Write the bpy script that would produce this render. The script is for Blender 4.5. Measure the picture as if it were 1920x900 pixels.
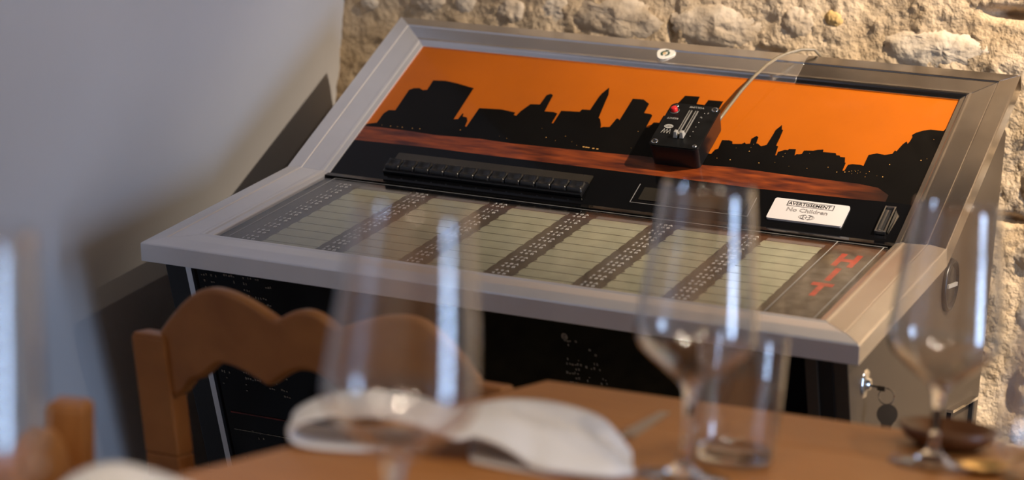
import bpy, bmesh, math, random
from mathutils import Vector, Matrix, noise
from mathutils.geometry import tessellate_polygon
random.seed(7)
for o in list(bpy.data.objects): bpy.data.objects.remove(o)
scene = bpy.context.scene
COL = scene.collection

# ------------------------------------------------------------------ camera
CAM = Vector((1.6045, -3.0023, 0.3204))
yaw, pitch, roll = -0.41294, 0.11548, 0.08180
fw = Vector((math.sin(yaw)*math.cos(pitch), math.cos(yaw)*math.cos(pitch), -math.sin(pitch)))
r0 = Vector((math.cos(yaw), -math.sin(yaw), 0)); u0 = r0.cross(fw)
rt = r0*math.cos(roll) + u0*math.sin(roll); up_ = -r0*math.sin(roll) + u0*math.cos(roll)
cd = bpy.data.cameras.new('camera'); cam = bpy.data.objects.new('camera', cd); COL.objects.link(cam)
M = Matrix((rt, up_, -fw)).transposed().to_4x4(); M.translation = CAM
cam.matrix_world = M
cd.sensor_width = 36; cd.lens = 4535.4*36/1920
cd.dof.use_dof = True; cd.dof.focus_distance = 3.20; cd.dof.aperture_fstop = 3.2
cd.clip_start = 0.05
scene.camera = cam

# ------------------------------------------------------------------ world, light, exposure
w = bpy.data.worlds.new('world'); scene.world = w; w.use_nodes = True
w.node_tree.nodes['Background'].inputs[0].default_value = (0.55, 0.70, 1.0, 1)
w.node_tree.nodes['Background'].inputs[1].default_value = 0.5
vs = scene.view_settings
vs.view_transform = 'Standard'; vs.look = 'None'; vs.gamma = 1; vs.use_curve_mapping = False
vs.exposure = -0.55
def lamp(name, kind, loc, target, energy, color, **kw):
    l = bpy.data.lights.new(name, kind); l.energy = energy; l.color = color
    for k, v in kw.items(): setattr(l, k, v)
    o = bpy.data.objects.new(name, l); COL.objects.link(o); o.location = loc
    o.rotation_euler = (Vector(target)-Vector(loc)).to_track_quat('-Z', 'Y').to_euler()
    return o
FLOOR, CEIL, XL, XR, YB, YF = -0.85, 2.05, -0.21, 4.1, 0.405, -4.6
WY0, WY1, WZ0, WZ1 = -1.45, -0.75, -0.80, 1.45          # the tall window in the right wall
lamp('window_daylight', 'AREA', (XR+0.16, (WY0+WY1)/2, (WZ0+WZ1)/2), (0, (WY0+WY1)/2, (WZ0+WZ1)/2), 150, (0.50, 0.68, 1.0),
     shape='RECTANGLE', size=WY1-WY0, size_y=WZ1-WZ0)
W2Y0, W2Y1, W2Z0, W2Z1 = -3.1, -2.35, -0.30, 1.37          # a second window in the left wall, outside the picture
lamp('window_daylight', 'AREA', (XL-0.14, (W2Y0+W2Y1)/2, (W2Z0+W2Z1)/2), (3, (W2Y0+W2Y1)/2, (W2Z0+W2Z1)/2), 4, (0.50, 0.68, 1.0),
     shape='RECTANGLE', size=W2Y1-W2Y0, size_y=W2Z1-W2Z0)
lamp('ceiling_spot_a', 'SPOT', (2.45, -0.42, 1.95), (1.25, 0.40, 0.37), 1150, (1.0, 0.82, 0.62), spot_size=0.86, spot_blend=1.0, shadow_soft_size=0.02)
lamp('ceiling_spot_b', 'SPOT', (1.95, -1.36, 1.82), (0.55, -0.35, -0.1), 26, (1.0, 0.84, 0.66), spot_size=1.5, spot_blend=0.9, shadow_soft_size=0.02)
for x, y, e in ((1.15, -2.15, 42), (1.75, -2.35, 42), (1.55, -1.45, 42), (0.95, -3.4, 110), (2.7, -2.3, 110), (2.0, -3.6, 110)):   # downlights over the tables
    lamp('ceiling_downlight', 'SPOT', (x, y, 2.0), (x, y, 0), e, (1.0, 0.82, 0.62), spot_size=1.25 if e < 50 else 2.0, spot_blend=0.6, shadow_soft_size=0.045)

# ------------------------------------------------------------------ helpers
def mat(name, color, rough=0.5, metal=0.0, vary=0.06, scale=20.0, bump=0.0, bscale=200.0, coat=0.0, spec=0.5, stretch=None, color2=None, aniso=0.0):
    m = bpy.data.materials.new(name); m.use_nodes = True
    nt = m.node_tree; b = nt.nodes['Principled BSDF']; L = nt.links.new
    tc = nt.nodes.new('ShaderNodeTexCoord'); mp = nt.nodes.new('ShaderNodeMapping')
    L(tc.outputs['Object'], mp.inputs[0])
    if stretch: mp.inputs['Scale'].default_value = stretch
    n = nt.nodes.new('ShaderNodeTexNoise'); n.inputs['Scale'].default_value = scale; n.inputs['Detail'].default_value = 6
    L(mp.outputs[0], n.inputs['Vector'])
    cr = nt.nodes.new('ShaderNodeValToRGB')
    c2 = color2 if color2 else tuple(c*(1-vary*2) for c in color)
    c1 = color if color2 else tuple(min(1, c*(1+vary)) for c in color)
    cr.color_ramp.elements[0].color = (*c2, 1); cr.color_ramp.elements[1].color = (*c1, 1)
    cr.color_ramp.elements[0].position = 0.32; cr.color_ramp.elements[1].position = 0.68
    L(n.outputs['Fac'], cr.inputs[0]); L(cr.outputs[0], b.inputs['Base Color'])
    b.inputs['Roughness'].default_value = rough; b.inputs['Metallic'].default_value = metal
    b.inputs['Specular IOR Level'].default_value = spec
    b.inputs['Coat Weight'].default_value = coat; b.inputs['Coat Roughness'].default_value = 0.04
    if bump:
        n2 = nt.nodes.new('ShaderNodeTexNoise'); n2.inputs['Scale'].default_value = bscale; n2.inputs['Detail'].default_value = 8
        L(mp.outputs[0], n2.inputs['Vector'])
        bp = nt.nodes.new('ShaderNodeBump'); bp.inputs['Strength'].default_value = 1.0; bp.inputs['Distance'].default_value = bump
        L(n2.outputs['Fac'], bp.inputs['Height']); L(bp.outputs[0], b.inputs['Normal'])
    return m
def thin_glass(name, tint=(1, 1, 1), gain=1.0, ior=1.5):
    m = bpy.data.materials.new(name); m.use_nodes = True; nt = m.node_tree; nt.nodes.clear(); L = nt.links.new
    out = nt.nodes.new('ShaderNodeOutputMaterial'); mx = nt.nodes.new('ShaderNodeMixShader')
    lw = nt.nodes.new('ShaderNodeLayerWeight'); lw.inputs[0].default_value = 0.5
    pw = nt.nodes.new('ShaderNodeMath'); pw.operation = 'POWER'; pw.inputs[1].default_value = 5.0; L(lw.outputs['Facing'], pw.inputs[0])
    mu = nt.nodes.new('ShaderNodeMath'); mu.operation = 'MULTIPLY_ADD'; mu.inputs[1].default_value = 0.96*gain; mu.inputs[2].default_value = 0.04*gain; mu.use_clamp = True
    tr = nt.nodes.new('ShaderNodeBsdfTransparent'); gl = nt.nodes.new('ShaderNodeBsdfGlossy')
    tr.inputs[0].default_value = (*tint, 1); gl.inputs['Roughness'].default_value = 0.09
    L(pw.outputs[0], mu.inputs[0]); L(mu.outputs[0], mx.inputs[0]); L(tr.outputs[0], mx.inputs[1]); L(gl.outputs[0], mx.inputs[2]); L(mx.outputs[0], out.inputs[0])
    return m
def full_glass(name):
    m = bpy.data.materials.new(name); m.use_nodes = True; b = m.node_tree.nodes['Principled BSDF']
    b.inputs['Base Color'].default_value = (1, 1, 1, 1); b.inputs['Roughness'].default_value = 0.02
    b.inputs['Transmission Weight'].default_value = 1; b.inputs['IOR'].default_value = 1.5
    return m
def raw(name, verts, faces, m, smooth=False):
    me = bpy.data.meshes.new(name); me.from_pydata([tuple(v) for v in verts], [], faces); me.update()
    if m: me.materials.append(m)
    if smooth:
        for p in me.polygons: p.use_smooth = True
    return me
def link(name, me, parent=None, loc=None):
    o = bpy.data.objects.new(name, me); COL.objects.link(o)
    if parent is not None:
        o.parent = parent
        if loc is None: loc = -parent.location if parent.type == 'EMPTY' and parent.get('world') else (0, 0, 0)
    if loc is not None: o.location = loc
    return o
def obj(name, verts, faces, m, parent=None, smooth=False): return link(name, raw(name, verts, faces, m, smooth), parent)
def tag(o, label=None, cat=None, group=None, kind=None):
    if label: o['label'] = label
    if cat: o['category'] = cat
    if group: o['group'] = group
    if kind: o['kind'] = kind
    return o
def thing(name, loc, label, cat, group=None, rotz=0, world=False):
    o = bpy.data.objects.new(name, None); o.empty_display_size = 0.05; COL.objects.link(o)
    o.location = loc; o.rotation_euler = (0, 0, rotz)
    if world: o['world'] = 1
    return tag(o, label, cat, group)
class MB:
    def __init__(s): s.v = []; s.f = []
    def add(s, v, f): k = len(s.v); s.v += [Vector(x) for x in v]; s.f += [tuple(i+k for i in q) for q in f]; return s
    def box(s, c, d, X=None):
        V = []
        for sx in (-1, 1):
            for sy in (-1, 1):
                for sz in (-1, 1):
                    q = Vector((sx*d[0]/2, sy*d[1]/2, sz*d[2]/2)); V.append(Vector(c)+((X @ q) if X else q))
        return s.add(V, [(0, 1, 3, 2), (4, 6, 7, 5), (0, 4, 5, 1), (2, 3, 7, 6), (0, 2, 6, 4), (1, 5, 7, 3)])
    def hexa(s, lo, hi): return s.add(list(lo)+list(hi), [(3, 2, 1, 0), (4, 5, 6, 7)]+[(i, (i+1) % 4, 4+(i+1) % 4, 4+i) for i in range(4)])
    def prism(s, a, b):
        n = len(a); return s.add(list(a)+list(b), [tuple(range(n))[::-1], tuple(range(n, 2*n))]+[(i, (i+1) % n, n+(i+1) % n, n+i) for i in range(n)])
    def lathe(s, prof, seg=48, fn=None, cap=False):
        n = len(prof); V = []; F = []
        for k in range(seg):
            a = 2*math.pi*k/seg
            for r, z in prof: V.append(fn(r*math.cos(a), r*math.sin(a), z) if fn else (r*math.cos(a), r*math.sin(a), z))
        for k in range(seg):
            for i in range(n-1): F.append((k*n+i, ((k+1) % seg)*n+i, ((k+1) % seg)*n+i+1, k*n+i+1))
        if cap: F.append(tuple(k*n for k in range(seg))[::-1]); F.append(tuple(k*n+n-1 for k in range(seg)))
        return s.add(V, F)
    def tube(s, pts, r, seg=8):
        pts = [Vector(p) for p in pts]; V = []; F = []; n = len(pts)
        for i, p in enumerate(pts):
            t = (pts[min(i+1, n-1)]-pts[max(i-1, 0)]).normalized()
            a = Vector((0, 0, 1)) if abs(t.z) < 0.9 else Vector((1, 0, 0))
            e1 = t.cross(a).normalized(); e2 = t.cross(e1); rr = r[i] if isinstance(r, (list, tuple)) else r
            for k in range(seg): q = 2*math.pi*k/seg; V.append(p+(e1*math.cos(q)+e2*math.sin(q))*rr)
        for i in range(n-1):
            for k in range(seg): F.append((i*seg+k, i*seg+(k+1) % seg, (i+1)*seg+(k+1) % seg, (i+1)*seg+k))
        F.append(tuple(range(seg))[::-1]); F.append(tuple(range((n-1)*seg, n*seg)))
        return s.add(V, F)
    def mesh(s, name, m, smooth=False):
        me = raw(name, s.v, s.f, m, smooth); bm = bmesh.new(); bm.from_mesh(me); bmesh.ops.recalc_face_normals(bm, faces=bm.faces); bm.to_mesh(me); bm.free(); return me
    def build(s, name, m, parent=None, smooth=False, bevel=0, loc=None, seg=2):
        o = link(name, s.mesh(name, m, smooth), parent, loc)
        if bevel:
            b = o.modifiers.new('bevel', 'BEVEL'); b.width = bevel; b.segments = seg; b.limit_method = 'ANGLE'
        return o
def smooth_angle(o, a=0.7):
    for p in o.data.polygons: p.use_smooth = True
    o.data.set_sharp_from_angle(angle=a); return o
_tm = {}
def text_geo(body, size=1.0, outline=0.0, align='CENTER', bold=0.0):
    key = (body, size, outline, align, bold)
    if key in _tm: return _tm[key]
    c = bpy.data.curves.new('t', 'FONT'); c.body = body; c.size = size; c.align_x = align; c.align_y = 'CENTER'; c.resolution_u = 2; c.offset = bold
    if outline: c.fill_mode = 'NONE'; c.bevel_depth = outline; c.bevel_resolution = 0
    o = bpy.data.objects.new('t', c); COL.objects.link(o)
    dg = bpy.context.evaluated_depsgraph_get(); me = o.evaluated_get(dg).to_mesh()
    r = ([v.co.copy() for v in me.vertices], [tuple(p.vertices) for p in me.polygons])
    o.evaluated_get(dg).to_mesh_clear(); bpy.data.objects.remove(o); bpy.data.curves.remove(c)
    _tm[key] = r; return r
def put_text(mb, body, size, fn, ang=0.0, sx=1.0, outline=0.0, zs=0.0, bold=0.0):
    V, F = text_geo(body, size, outline, bold=bold); ca, sa = math.cos(ang), math.sin(ang)
    return mb.add([fn(v.x*sx*ca-v.y*sa, v.x*sx*sa+v.y*ca, v.z*zs) for v in V], F)
scene.cycles.use_denoising = True; scene.cycles.sample_clamp_indirect = 6.0; scene.cycles.max_bounces = 14; scene.cycles.transparent_max_bounces = 24

# ------------------------------------------------------------------ materials
M_plaster = mat('white_plaster', (0.60, 0.59, 0.60), 0.75, vary=0.02, scale=3, bump=0.0015, bscale=7)
M_plain = mat('room_plaster', (0.42, 0.38, 0.34), 0.85, vary=0.03, scale=3)
M_floor = mat('floor_tiles', (0.16, 0.12, 0.10), 0.55, vary=0.15, scale=6)
M_ceil = mat('dark_ceiling', (0.05, 0.04, 0.033), 0.8, vary=0.1, scale=4)
M_mortar = mat('lime_mortar', (0.66, 0.52, 0.36), 0.95, color2=(0.50, 0.37, 0.23), scale=14, bump=0.004, bscale=130, spec=0.1)
M_stone = mat('pale_limestone', (0.66, 0.55, 0.42), 0.95, color2=(0.52, 0.40, 0.27), scale=22, bump=0.004, bscale=60, spec=0.1)
M_stone2 = mat('white_limestone', (0.70, 0.61, 0.49), 0.95, color2=(0.60, 0.48, 0.34), scale=20, bump=0.004, bscale=60, spec=0.1)
M_stone3 = mat('ochre_stone', (0.66, 0.44, 0.18), 0.95, color2=(0.52, 0.34, 0.14), scale=30, bump=0.003, bscale=80, spec=0.1)
M_alu = mat('brushed_aluminium', (0.88, 0.86, 0.85), 0.25, 1.0, vary=0.04, scale=9, bump=0.00004, bscale=60)
M_steel = mat('side_steel', (0.072, 0.052, 0.035), 0.46, 0.25, vary=0.04, scale=6)
M_silver = mat('silver_lacquer', (0.84, 0.82, 0.82), 0.32, 0.6, vary=0.03, scale=9)
M_darkst = mat('dark_polished_steel', (0.40, 0.37, 0.345), 0.19, 1.0, vary=0.08, scale=14)
M_blackpl = mat('black_plastic', (0.006, 0.006, 0.007), 0.32, vary=0.1)
M_blackgl = mat('black_glass_print', (0.003, 0.003, 0.0035), 0.08, vary=0.1, spec=0.2)
M_blackpaint = mat('black_paint', (0.010, 0.009, 0.008), 0.45, vary=0.1)
M_orange = mat('orange_print', (0.45, 0.104, 0.0012), 0.5, vary=0.05, scale=7, coat=0.25, spec=0.2)
M_city = mat('silhouette_print', (0.004, 0.0034, 0.003), 0.5, vary=0.2, scale=9, coat=0.2, spec=0.05)
M_water = mat('water_print', (0.26, 0.050, 0.008), 0.5, color2=(0.05, 0.008, 0.004), scale=9, stretch=(2.2, 14, 14), coat=0.6, spec=0.2)
M_dot = mat('amber_dot_print', (0.62, 0.33, 0.09), 0.5)
M_cream = mat('cream_title_card', (0.47, 0.47, 0.325), 0.6, vary=0.05, scale=40)
M_brown = mat('brown_holder', (0.045, 0.030, 0.020), 0.5, vary=0.2, scale=30)
M_white = mat('white_print', (0.78, 0.77, 0.74), 0.5, vary=0.02)
M_black = mat('black_print', (0.010, 0.010, 0.012), 0.5)
M_red = mat('red_print', (0.62, 0.035, 0.012), 0.5, vary=0.2, scale=60)
M_mottle = mat('mottled_print', (0.15, 0.125, 0.10), 0.6, color2=(0.035, 0.022, 0.012), scale=55)
M_chrome = mat('chrome', (0.75, 0.74, 0.72), 0.10, 1.0, vary=0.02)
M_cable = mat('translucent_cable', (0.17, 0.135, 0.085), 0.4, vary=0.05)
M_grey = mat('grey_plastic', (0.33, 0.32, 0.30), 0.45, vary=0.03)
M_redpl = mat('red_plastic', (0.62, 0.02, 0.02), 0.35, vary=0.03)
M_pick = mat('white_celluloid', (0.75, 0.72, 0.66), 0.3, vary=0.02)
M_green = mat('dark_green_print', (0.012, 0.06, 0.035), 0.5, vary=0.2)
M_tan = mat('tan_print', (0.62, 0.42, 0.22), 0.5)
M_wood = mat('honey_oak', (0.46, 0.190, 0.050), 0.38, color2=(0.36, 0.140, 0.034), scale=5, stretch=(1.5, 14, 14), bump=0.0003, bscale=40)
M_chair = mat('chair_beech', (0.42, 0.165, 0.040), 0.40, color2=(0.32, 0.115, 0.026), scale=6, stretch=(3, 10, 3))
M_rush = mat('rush_seat', (0.45, 0.33, 0.16), 0.8, vary=0.25, scale=60, bump=0.002, bscale=90)
M_linen = mat('white_linen', (0.80, 0.77, 0.75), 0.9, vary=0.03, scale=12, bump=0.001, bscale=400)
M_brass = mat('brass', (0.72, 0.50, 0.20), 0.22, 1.0, vary=0.08)
M_iron = mat('dark_iron', (0.03, 0.026, 0.022), 0.4, vary=0.2)
M_dwood = mat('dark_walnut', (0.16, 0.060, 0.018), 0.4, color2=(0.10, 0.035, 0.010), scale=8, stretch=(2, 8, 8))
M_bowl = thin_glass('wine_glass_bowl', (0.985, 0.985, 0.985), 2.3)
M_pane = thin_glass('cover_pane', (0.93, 0.93, 0.93), 0.9)
M_glass = full_glass('solid_glass')
M_keym = mat('dull_key_brass', (0.10, 0.075, 0.05), 0.4, 0.7, vary=0.1)

# ------------------------------------------------------------------ the room
def struct(o, label=None): o['kind'] = 'structure'; return o
def fbm(x, y, z, o=5): return noise.fractal(Vector((x, y, z)), 0.9, 2.1, o, noise_basis='PERLIN_ORIGINAL')
PITS = [(0.845, 0.30, .030, .008, .035), (0.905, 0.205, .010, .012, .03), (0.872, 0.012, .03, .006, .022), (0.905, -.235, .010, .022, .025), (.345, .235, .006, .02, .012), (.20, .235, .012, .008, .015), (.50, .215, .02, .006, .012)]
def wall_depth(x, z):
    d = 0.010*fbm(x*5, z*5, 3.1, 3) + 0.0056*fbm(x*22, z*22, 7.7, 4) + 0.0030*abs(fbm(x*100, z*100, 1.7, 3))
    for px, pz, sx, sz, dep in PITS: d -= dep*math.exp(-((x-px)/sx)**2-((z-pz)/sz)**2)
    return d
def grid_wall(xs, zs):
    V = [(x, YB-wall_depth(x, z), z) for z in zs for x in xs]; n = len(xs)
    return V, [(j*n+i, j*n+i+1, (j+1)*n+i+1, (j+1)*n+i) for j in range(len(zs)-1) for i in range(n-1)]
def steps(a, b, d): n = max(1, int(round((b-a)/d))); return [a+(b-a)*i/n for i in range(n+1)]
xs = steps(XL-0.02, 1.05, 0.004)+steps(1.05, XR, 0.06)[1:]
zs = steps(FLOOR, -0.45, 0.05)+steps(-0.45, 0.36, 0.004)[1:]+steps(0.36, CEIL, 0.05)[1:]
V, F = grid_wall(xs, zs)
wall_back = struct(obj('wall_back', V, F, M_mortar, smooth=True)); wall_back['label'] = 'rough rubble stone wall in warm lime mortar behind the jukebox'
# single stones that stand proud of the mortar
def stone(x, z, rx, rz, m, seed, rise=0.007):
    rnd = random.Random(seed); NA, NR = 44, 12; V = []; F = []
    y0 = YB-wall_depth(x, z)
    V.append((0, 0, 0))
    for j in range(1, NR+1):
        t = j/NR
        for k in range(NA):
            a = 2*math.pi*k/NA
            ca, sa = math.cos(a), math.sin(a)
            sq = (abs(ca)**2.8+abs(sa)**2.8)**(-1/2.8)
            f = sq*(1+0.42*noise.noise(Vector((ca*1.6+seed*3.1, sa*1.6, seed)))+0.15*noise.noise(Vector((ca*5+seed*3.1, sa*5, seed))))
            V.append((rx*f*t*ca, 0, rz*f*t*sa))
    W = []
    for (dx, _, dz) in V:
        t = min(1.0, math.hypot(dx/rx, dz/rz)/1.05)
        hh = -.0022+rise*(1-t**2.5)+0.0045*fbm(dx*20+seed, dz*20, seed*1.3, 3)+0.0028*abs(fbm(dx*80+seed, dz*80, seed*2.3, 3))-0.006*t**5
        W.append((x+dx, y0-hh, z+dz))
    for k in range(NA): F.append((0, 1+k, 1+(k+1) % NA))
    for j in range(NR-1):
        for k in range(NA): a = 1+j*NA+k; b = 1+j*NA+(k+1) % NA; F.append((a, a+NA, b+NA, b))
    return obj('stone', W, F, m, wall_back, smooth=True)
STONES = [(.415, .246, .080, .034, M_stone), (.255, .243, .078, .034, M_stone), (.755, .240, .088, .032, M_stone2), (.590, .271, .016, .014, M_stone3),
          (.538, .262, .030, .028, M_stone), (.150, .247, .034, .026, M_stone2), (.075, .240, .032, .022, M_stone), (.000, .245, .026, .02, M_stone2), (-.065, .243, .034, .020, M_stone),
          (-.165, .232, .018, .012, M_stone2), (.905, .145, .022, .036, M_stone2), (.920, .060, .040, .034, M_stone2), (.925, -.035, .050, .028, M_stone), (.930, -.12, .045, .036, M_stone2), (.945, -.225, .040, .05, M_stone),
          (.93, -.33, .05, .03, M_stone2), (.64, .335, .09, .030, M_stone2), (.44, .335, .08, .03, M_stone), (.24, .325, .08, .03, M_stone2), (.05, .318, .08, .03, M_stone), (-.13, .31, .05, .03, M_stone2), (.84, .345, .07, .022, M_stone)]
for i, (x, z, rx, rz, m) in enumerate(STONES): stone(x, z, rx, rz, m, i+1, 0.0060)
k = 60
for row in range(14):                                            # the stones carry on to the right and further up
    z = -0.74+row*0.145; x = 1.06+0.05*(row % 2)
    while x < 2.6:
        rx = random.uniform(.05, .11); stone(x+rx, z+random.uniform(-.01, .01), rx, random.uniform(.04, .06), random.choice((M_stone, M_stone2)), k); k += 1; x += 2*rx+0.035
for row in range(9):
    z = 0.46+row*0.155; x = XL+0.05
    while x < 0.95:
        rx = random.uniform(.05, .10); stone(x+rx, z, rx, random.uniform(.04, .06), random.choice((M_stone, M_stone2)), k); k += 1; x += 2*rx+0.04
# plain plastered left wall, gently uneven like old plaster
ys = steps(YF, -1.6, 0.25)+steps(-1.6, YB+.03, 0.02)[1:]; zz = steps(FLOOR, -0.5, 0.1)+steps(-0.5, 0.5, 0.02)[1:]+steps(0.5, CEIL, 0.1)[1:]
V = [(XL+0.007*noise.noise(Vector((y*2.2, z*2.2, 4.0)))+0.001*noise.noise(Vector((y*9, z*9, 2.0))), y, z) for z in zz for y in ys]; n = len(ys)
o = struct(obj('wall_left', V, [(j*n+i, j*n+i+1, (j+1)*n+i+1, (j+1)*n+i) for j in range(len(zz)-1) for i in range(n-1) if not (W2Y0 < (ys[i]+ys[i+1])/2 < W2Y1 and W2Z0 < (zz[j]+zz[j+1])/2 < W2Z1)], M_plaster, smooth=True))
struct(MB().box(((XL+XR)/2, (YF+YB)/2, FLOOR-0.05), (XR-XL+.4, YB-YF+.4, 0.1)).build('floor', M_floor))
struct(MB().box(((XL+XR)/2, (YF+YB)/2, CEIL+0.05), (XR-XL+.4, YB-YF+.4, 0.1)).build('ceiling', M_ceil))
struct(MB().box(((XL+XR)/2, YF-0.05, (FLOOR+CEIL)/2), (XR-XL, 0.1, CEIL-FLOOR)).build('wall_front', M_plain))
wr = MB(); X0, X1 = XR, XR+0.12; zc = (FLOOR+CEIL)/2
wr.box(((X0+X1)/2, (YF+WY0)/2, zc), (X1-X0, WY0-YF, CEIL-FLOOR)); wr.box(((X0+X1)/2, (WY1+YB)/2, zc), (X1-X0, YB-WY1, CEIL-FLOOR))
wr.box(((X0+X1)/2, (WY0+WY1)/2, (WZ1+CEIL)/2), (X1-X0, WY1-WY0, CEIL-WZ1)); wr.box(((X0+X1)/2, (WY0+WY1)/2, (FLOOR+WZ0)/2), (X1-X0, WY1-WY0, WZ0-FLOOR))
struct(wr.build('wall_right', M_plain))
win = struct(thing('window_1', (XR, (WY0+WY1)/2, WZ0), None, None, world=True))
f_ = MB()
for y in (WY0+.02, WY1-.02): f_.box((XR+.05, y, (WZ0+WZ1)/2), (.05, .04, WZ1-WZ0))
for z in (WZ0+.02, WZ1-.02, 0.35): f_.box((XR+.05, (WY0+WY1)/2, z), (.05, WY1-WY0-.08, .035))
f_.build('window_frame', M_white, win)
MB().box((XR+.05, (WY0+WY1)/2, (WZ0+WZ1)/2), (.004, WY1-WY0-.08, WZ1-WZ0-.04)).build('pane', M_pane, win)

win = struct(thing('window_2', (XL, (W2Y0+W2Y1)/2, W2Z0), None, None, world=True)); f_ = MB()
for y in (W2Y0+.02, (W2Y0+W2Y1)/2, W2Y1-.02): f_.box((XL-.05, y, (W2Z0+W2Z1)/2), (.05, .04, W2Z1-W2Z0+.1))
for z in (W2Z0, W2Z1): f_.box((XL-.05, (W2Y0+W2Y1)/2, z), (.10, W2Y1-W2Y0, .06))
f_.build('window_frame', M_white, win)
MB().box((XL-.05, (W2Y0+W2Y1)/2, (W2Z0+W2Z1)/2), (.004, W2Y1-W2Y0-.08, W2Z1-W2Z0-.06)).build('pane', M_pane, win)

# ------------------------------------------------------------------ the jukebox
A1, A2, D1, D2, GW = 0.2161, 0.5910, 0.3109, 0.3216, 0.82
NL = Vector((0, -math.sin(A1), math.cos(A1))); NU = Vector((0, -math.sin(A2), math.cos(A2)))
def LP(u, v, h=0): return Vector((u, -v*math.cos(A1), -v*math.sin(A1)))+NL*h       # lower panel: v runs to the front
def UP(u, v, h=0): return Vector((u, v*math.cos(A2), v*math.sin(A2)))+NU*h         # upper panel: v runs to the back
juke = thing('jukebox', (0.4, 0.05, FLOOR), 'console jukebox with aluminium frame, orange skyline panel and title strips', 'jukebox', world=True)
SX0, SX1 = -0.055, 0.865                                                           # outer faces of the side panels
FS = 0.50                                                                          # the front recedes as it goes down
def fy(z): return -0.335+FS*(-0.095-z)
side = [(fy(-.087), -.087), (-.30, -.078), (0, -.014), (.285, .178), (.375, .135), (.375, FLOOR+.01), (-.02, FLOOR+.01), (-.02, -.66), (fy(-.66), -.66)]
def plate(name, x0, x1, m, **k): return MB().prism([(x0, y, z) for y, z in side], [(x1, y, z) for y, z in side]).build(name, m, juke, **k)
sideL = plate('side_panel', SX0, SX0+.018, M_blackpaint, bevel=.001)
sideR = plate('side_panel', SX1-.018, SX1, M_steel, bevel=.001); sideR['label'] = 'bare metal side panel with lock'
MB().box((.405, .372, -.36), (SX1-SX0-.036, .006, .98)).build('back_panel', M_blackpaint, juke)
MB().box((.405, .18, FLOOR+.11), (SX1-SX0-.036, .40, .20)).build('plinth', M_blackpaint, juke)
def FP(x, z, h=0): return Vector((x, fy(z)-h*0.894, z-h*0.447))                    # front face: h stands out of it
def fplate(name, x0, x1, z0, z1, h0, h1, m, par=juke): return MB().hexa([FP(x0, z0, h0), FP(x1, z0, h0), FP(x1, z1, h0), FP(x0, z1, h0)], [FP(x0, z0, h1), FP(x1, z0, h1), FP(x1, z1, h1), FP(x0, z1, h1)]).build(name, m, par)
fplate('front_stile', SX0+.018, -.020, -.65, -.100, -.012, .002, M_blackpaint); fplate('front_stile', .829, SX1-.018, -.65, -.100, -.012, .002, M_blackpaint)
fplate('front_trim', -.020, -.012, -.65, -.100, -.010, .006, M_alu); fplate('front_trim', .815, .829, -.65, -.100, -.010, .005, M_steel)
front = fplate('front_glass', -.012, .815, -.65, -.100, -.010, .000, M_blackgl)
# night skyline print on the front glass: rows of tiny lit windows, a red waterline and a thin shore line
pr = MB(); rnd = random.Random(3)
def dash(mb, x, z, w_, h_): mb.add([FP(x, z, .0006), FP(x+w_, z, .0006), FP(x+w_, z+h_, .0006), FP(x, z+h_, .0006)], [(0, 1, 2, 3)])
def windows(x0, x1, z0, z1, fill, dx=.0036, dz=.0085):
    z = z0
    while z < z1:
        x = x0+rnd.uniform(0, .004); on = True
        while x < x1:
            if rnd.random() < .25: on = not on
            if on and rnd.random() < fill: dash(pr, x, z+rnd.uniform(-.0006, .0006), rnd.uniform(.0015, .0032), rnd.uniform(.0016, .0036))
            x += dx
        z += dz
windows(-.004, .022, -.27, -.105, .62); windows(.030, .10, -.275, -.105, .72); windows(.505, .525, -.20, -.13, .6, dz=.006); windows(.53, .56, -.19, -.14, .3, dz=.006); windows(.50, .56, -.215, -.205, .8, dz=.004)
windows(.76, .772, -.20, -.15, .5); windows(.778, .80, -.22, -.19, .7, dz=.005); windows(.30, .36, -.30, -.25, .4); windows(0, .25, -.345, -.325, .12); windows(.60, .75, -.36, -.25, .1)
for i in range(60): dash(pr, rnd.uniform(0, .8), rnd.uniform(-.42, -.36), .003, .0025)
dash(pr, 0.0, -.336, .12, .0012)
pr.add([FP(.5085+.0045*math.cos(a*.5236), -.1275+.0045*math.sin(a*.5236), .0006) for a in range(12)], [tuple(range(12))])
pr.build('printed_window_lights', mat('dim_window_print', (.20, .165, .12), .6, vary=.3, scale=300), front)['kind'] = 'stuff'
rl = MB(); dash(rl, 0.0, -.311, .80, .0022); rl.build('printed_waterline', mat('dark_red_print', (.20, .025, .015), .6, color2=(.02, .004, .003), scale=40), front)

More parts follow.
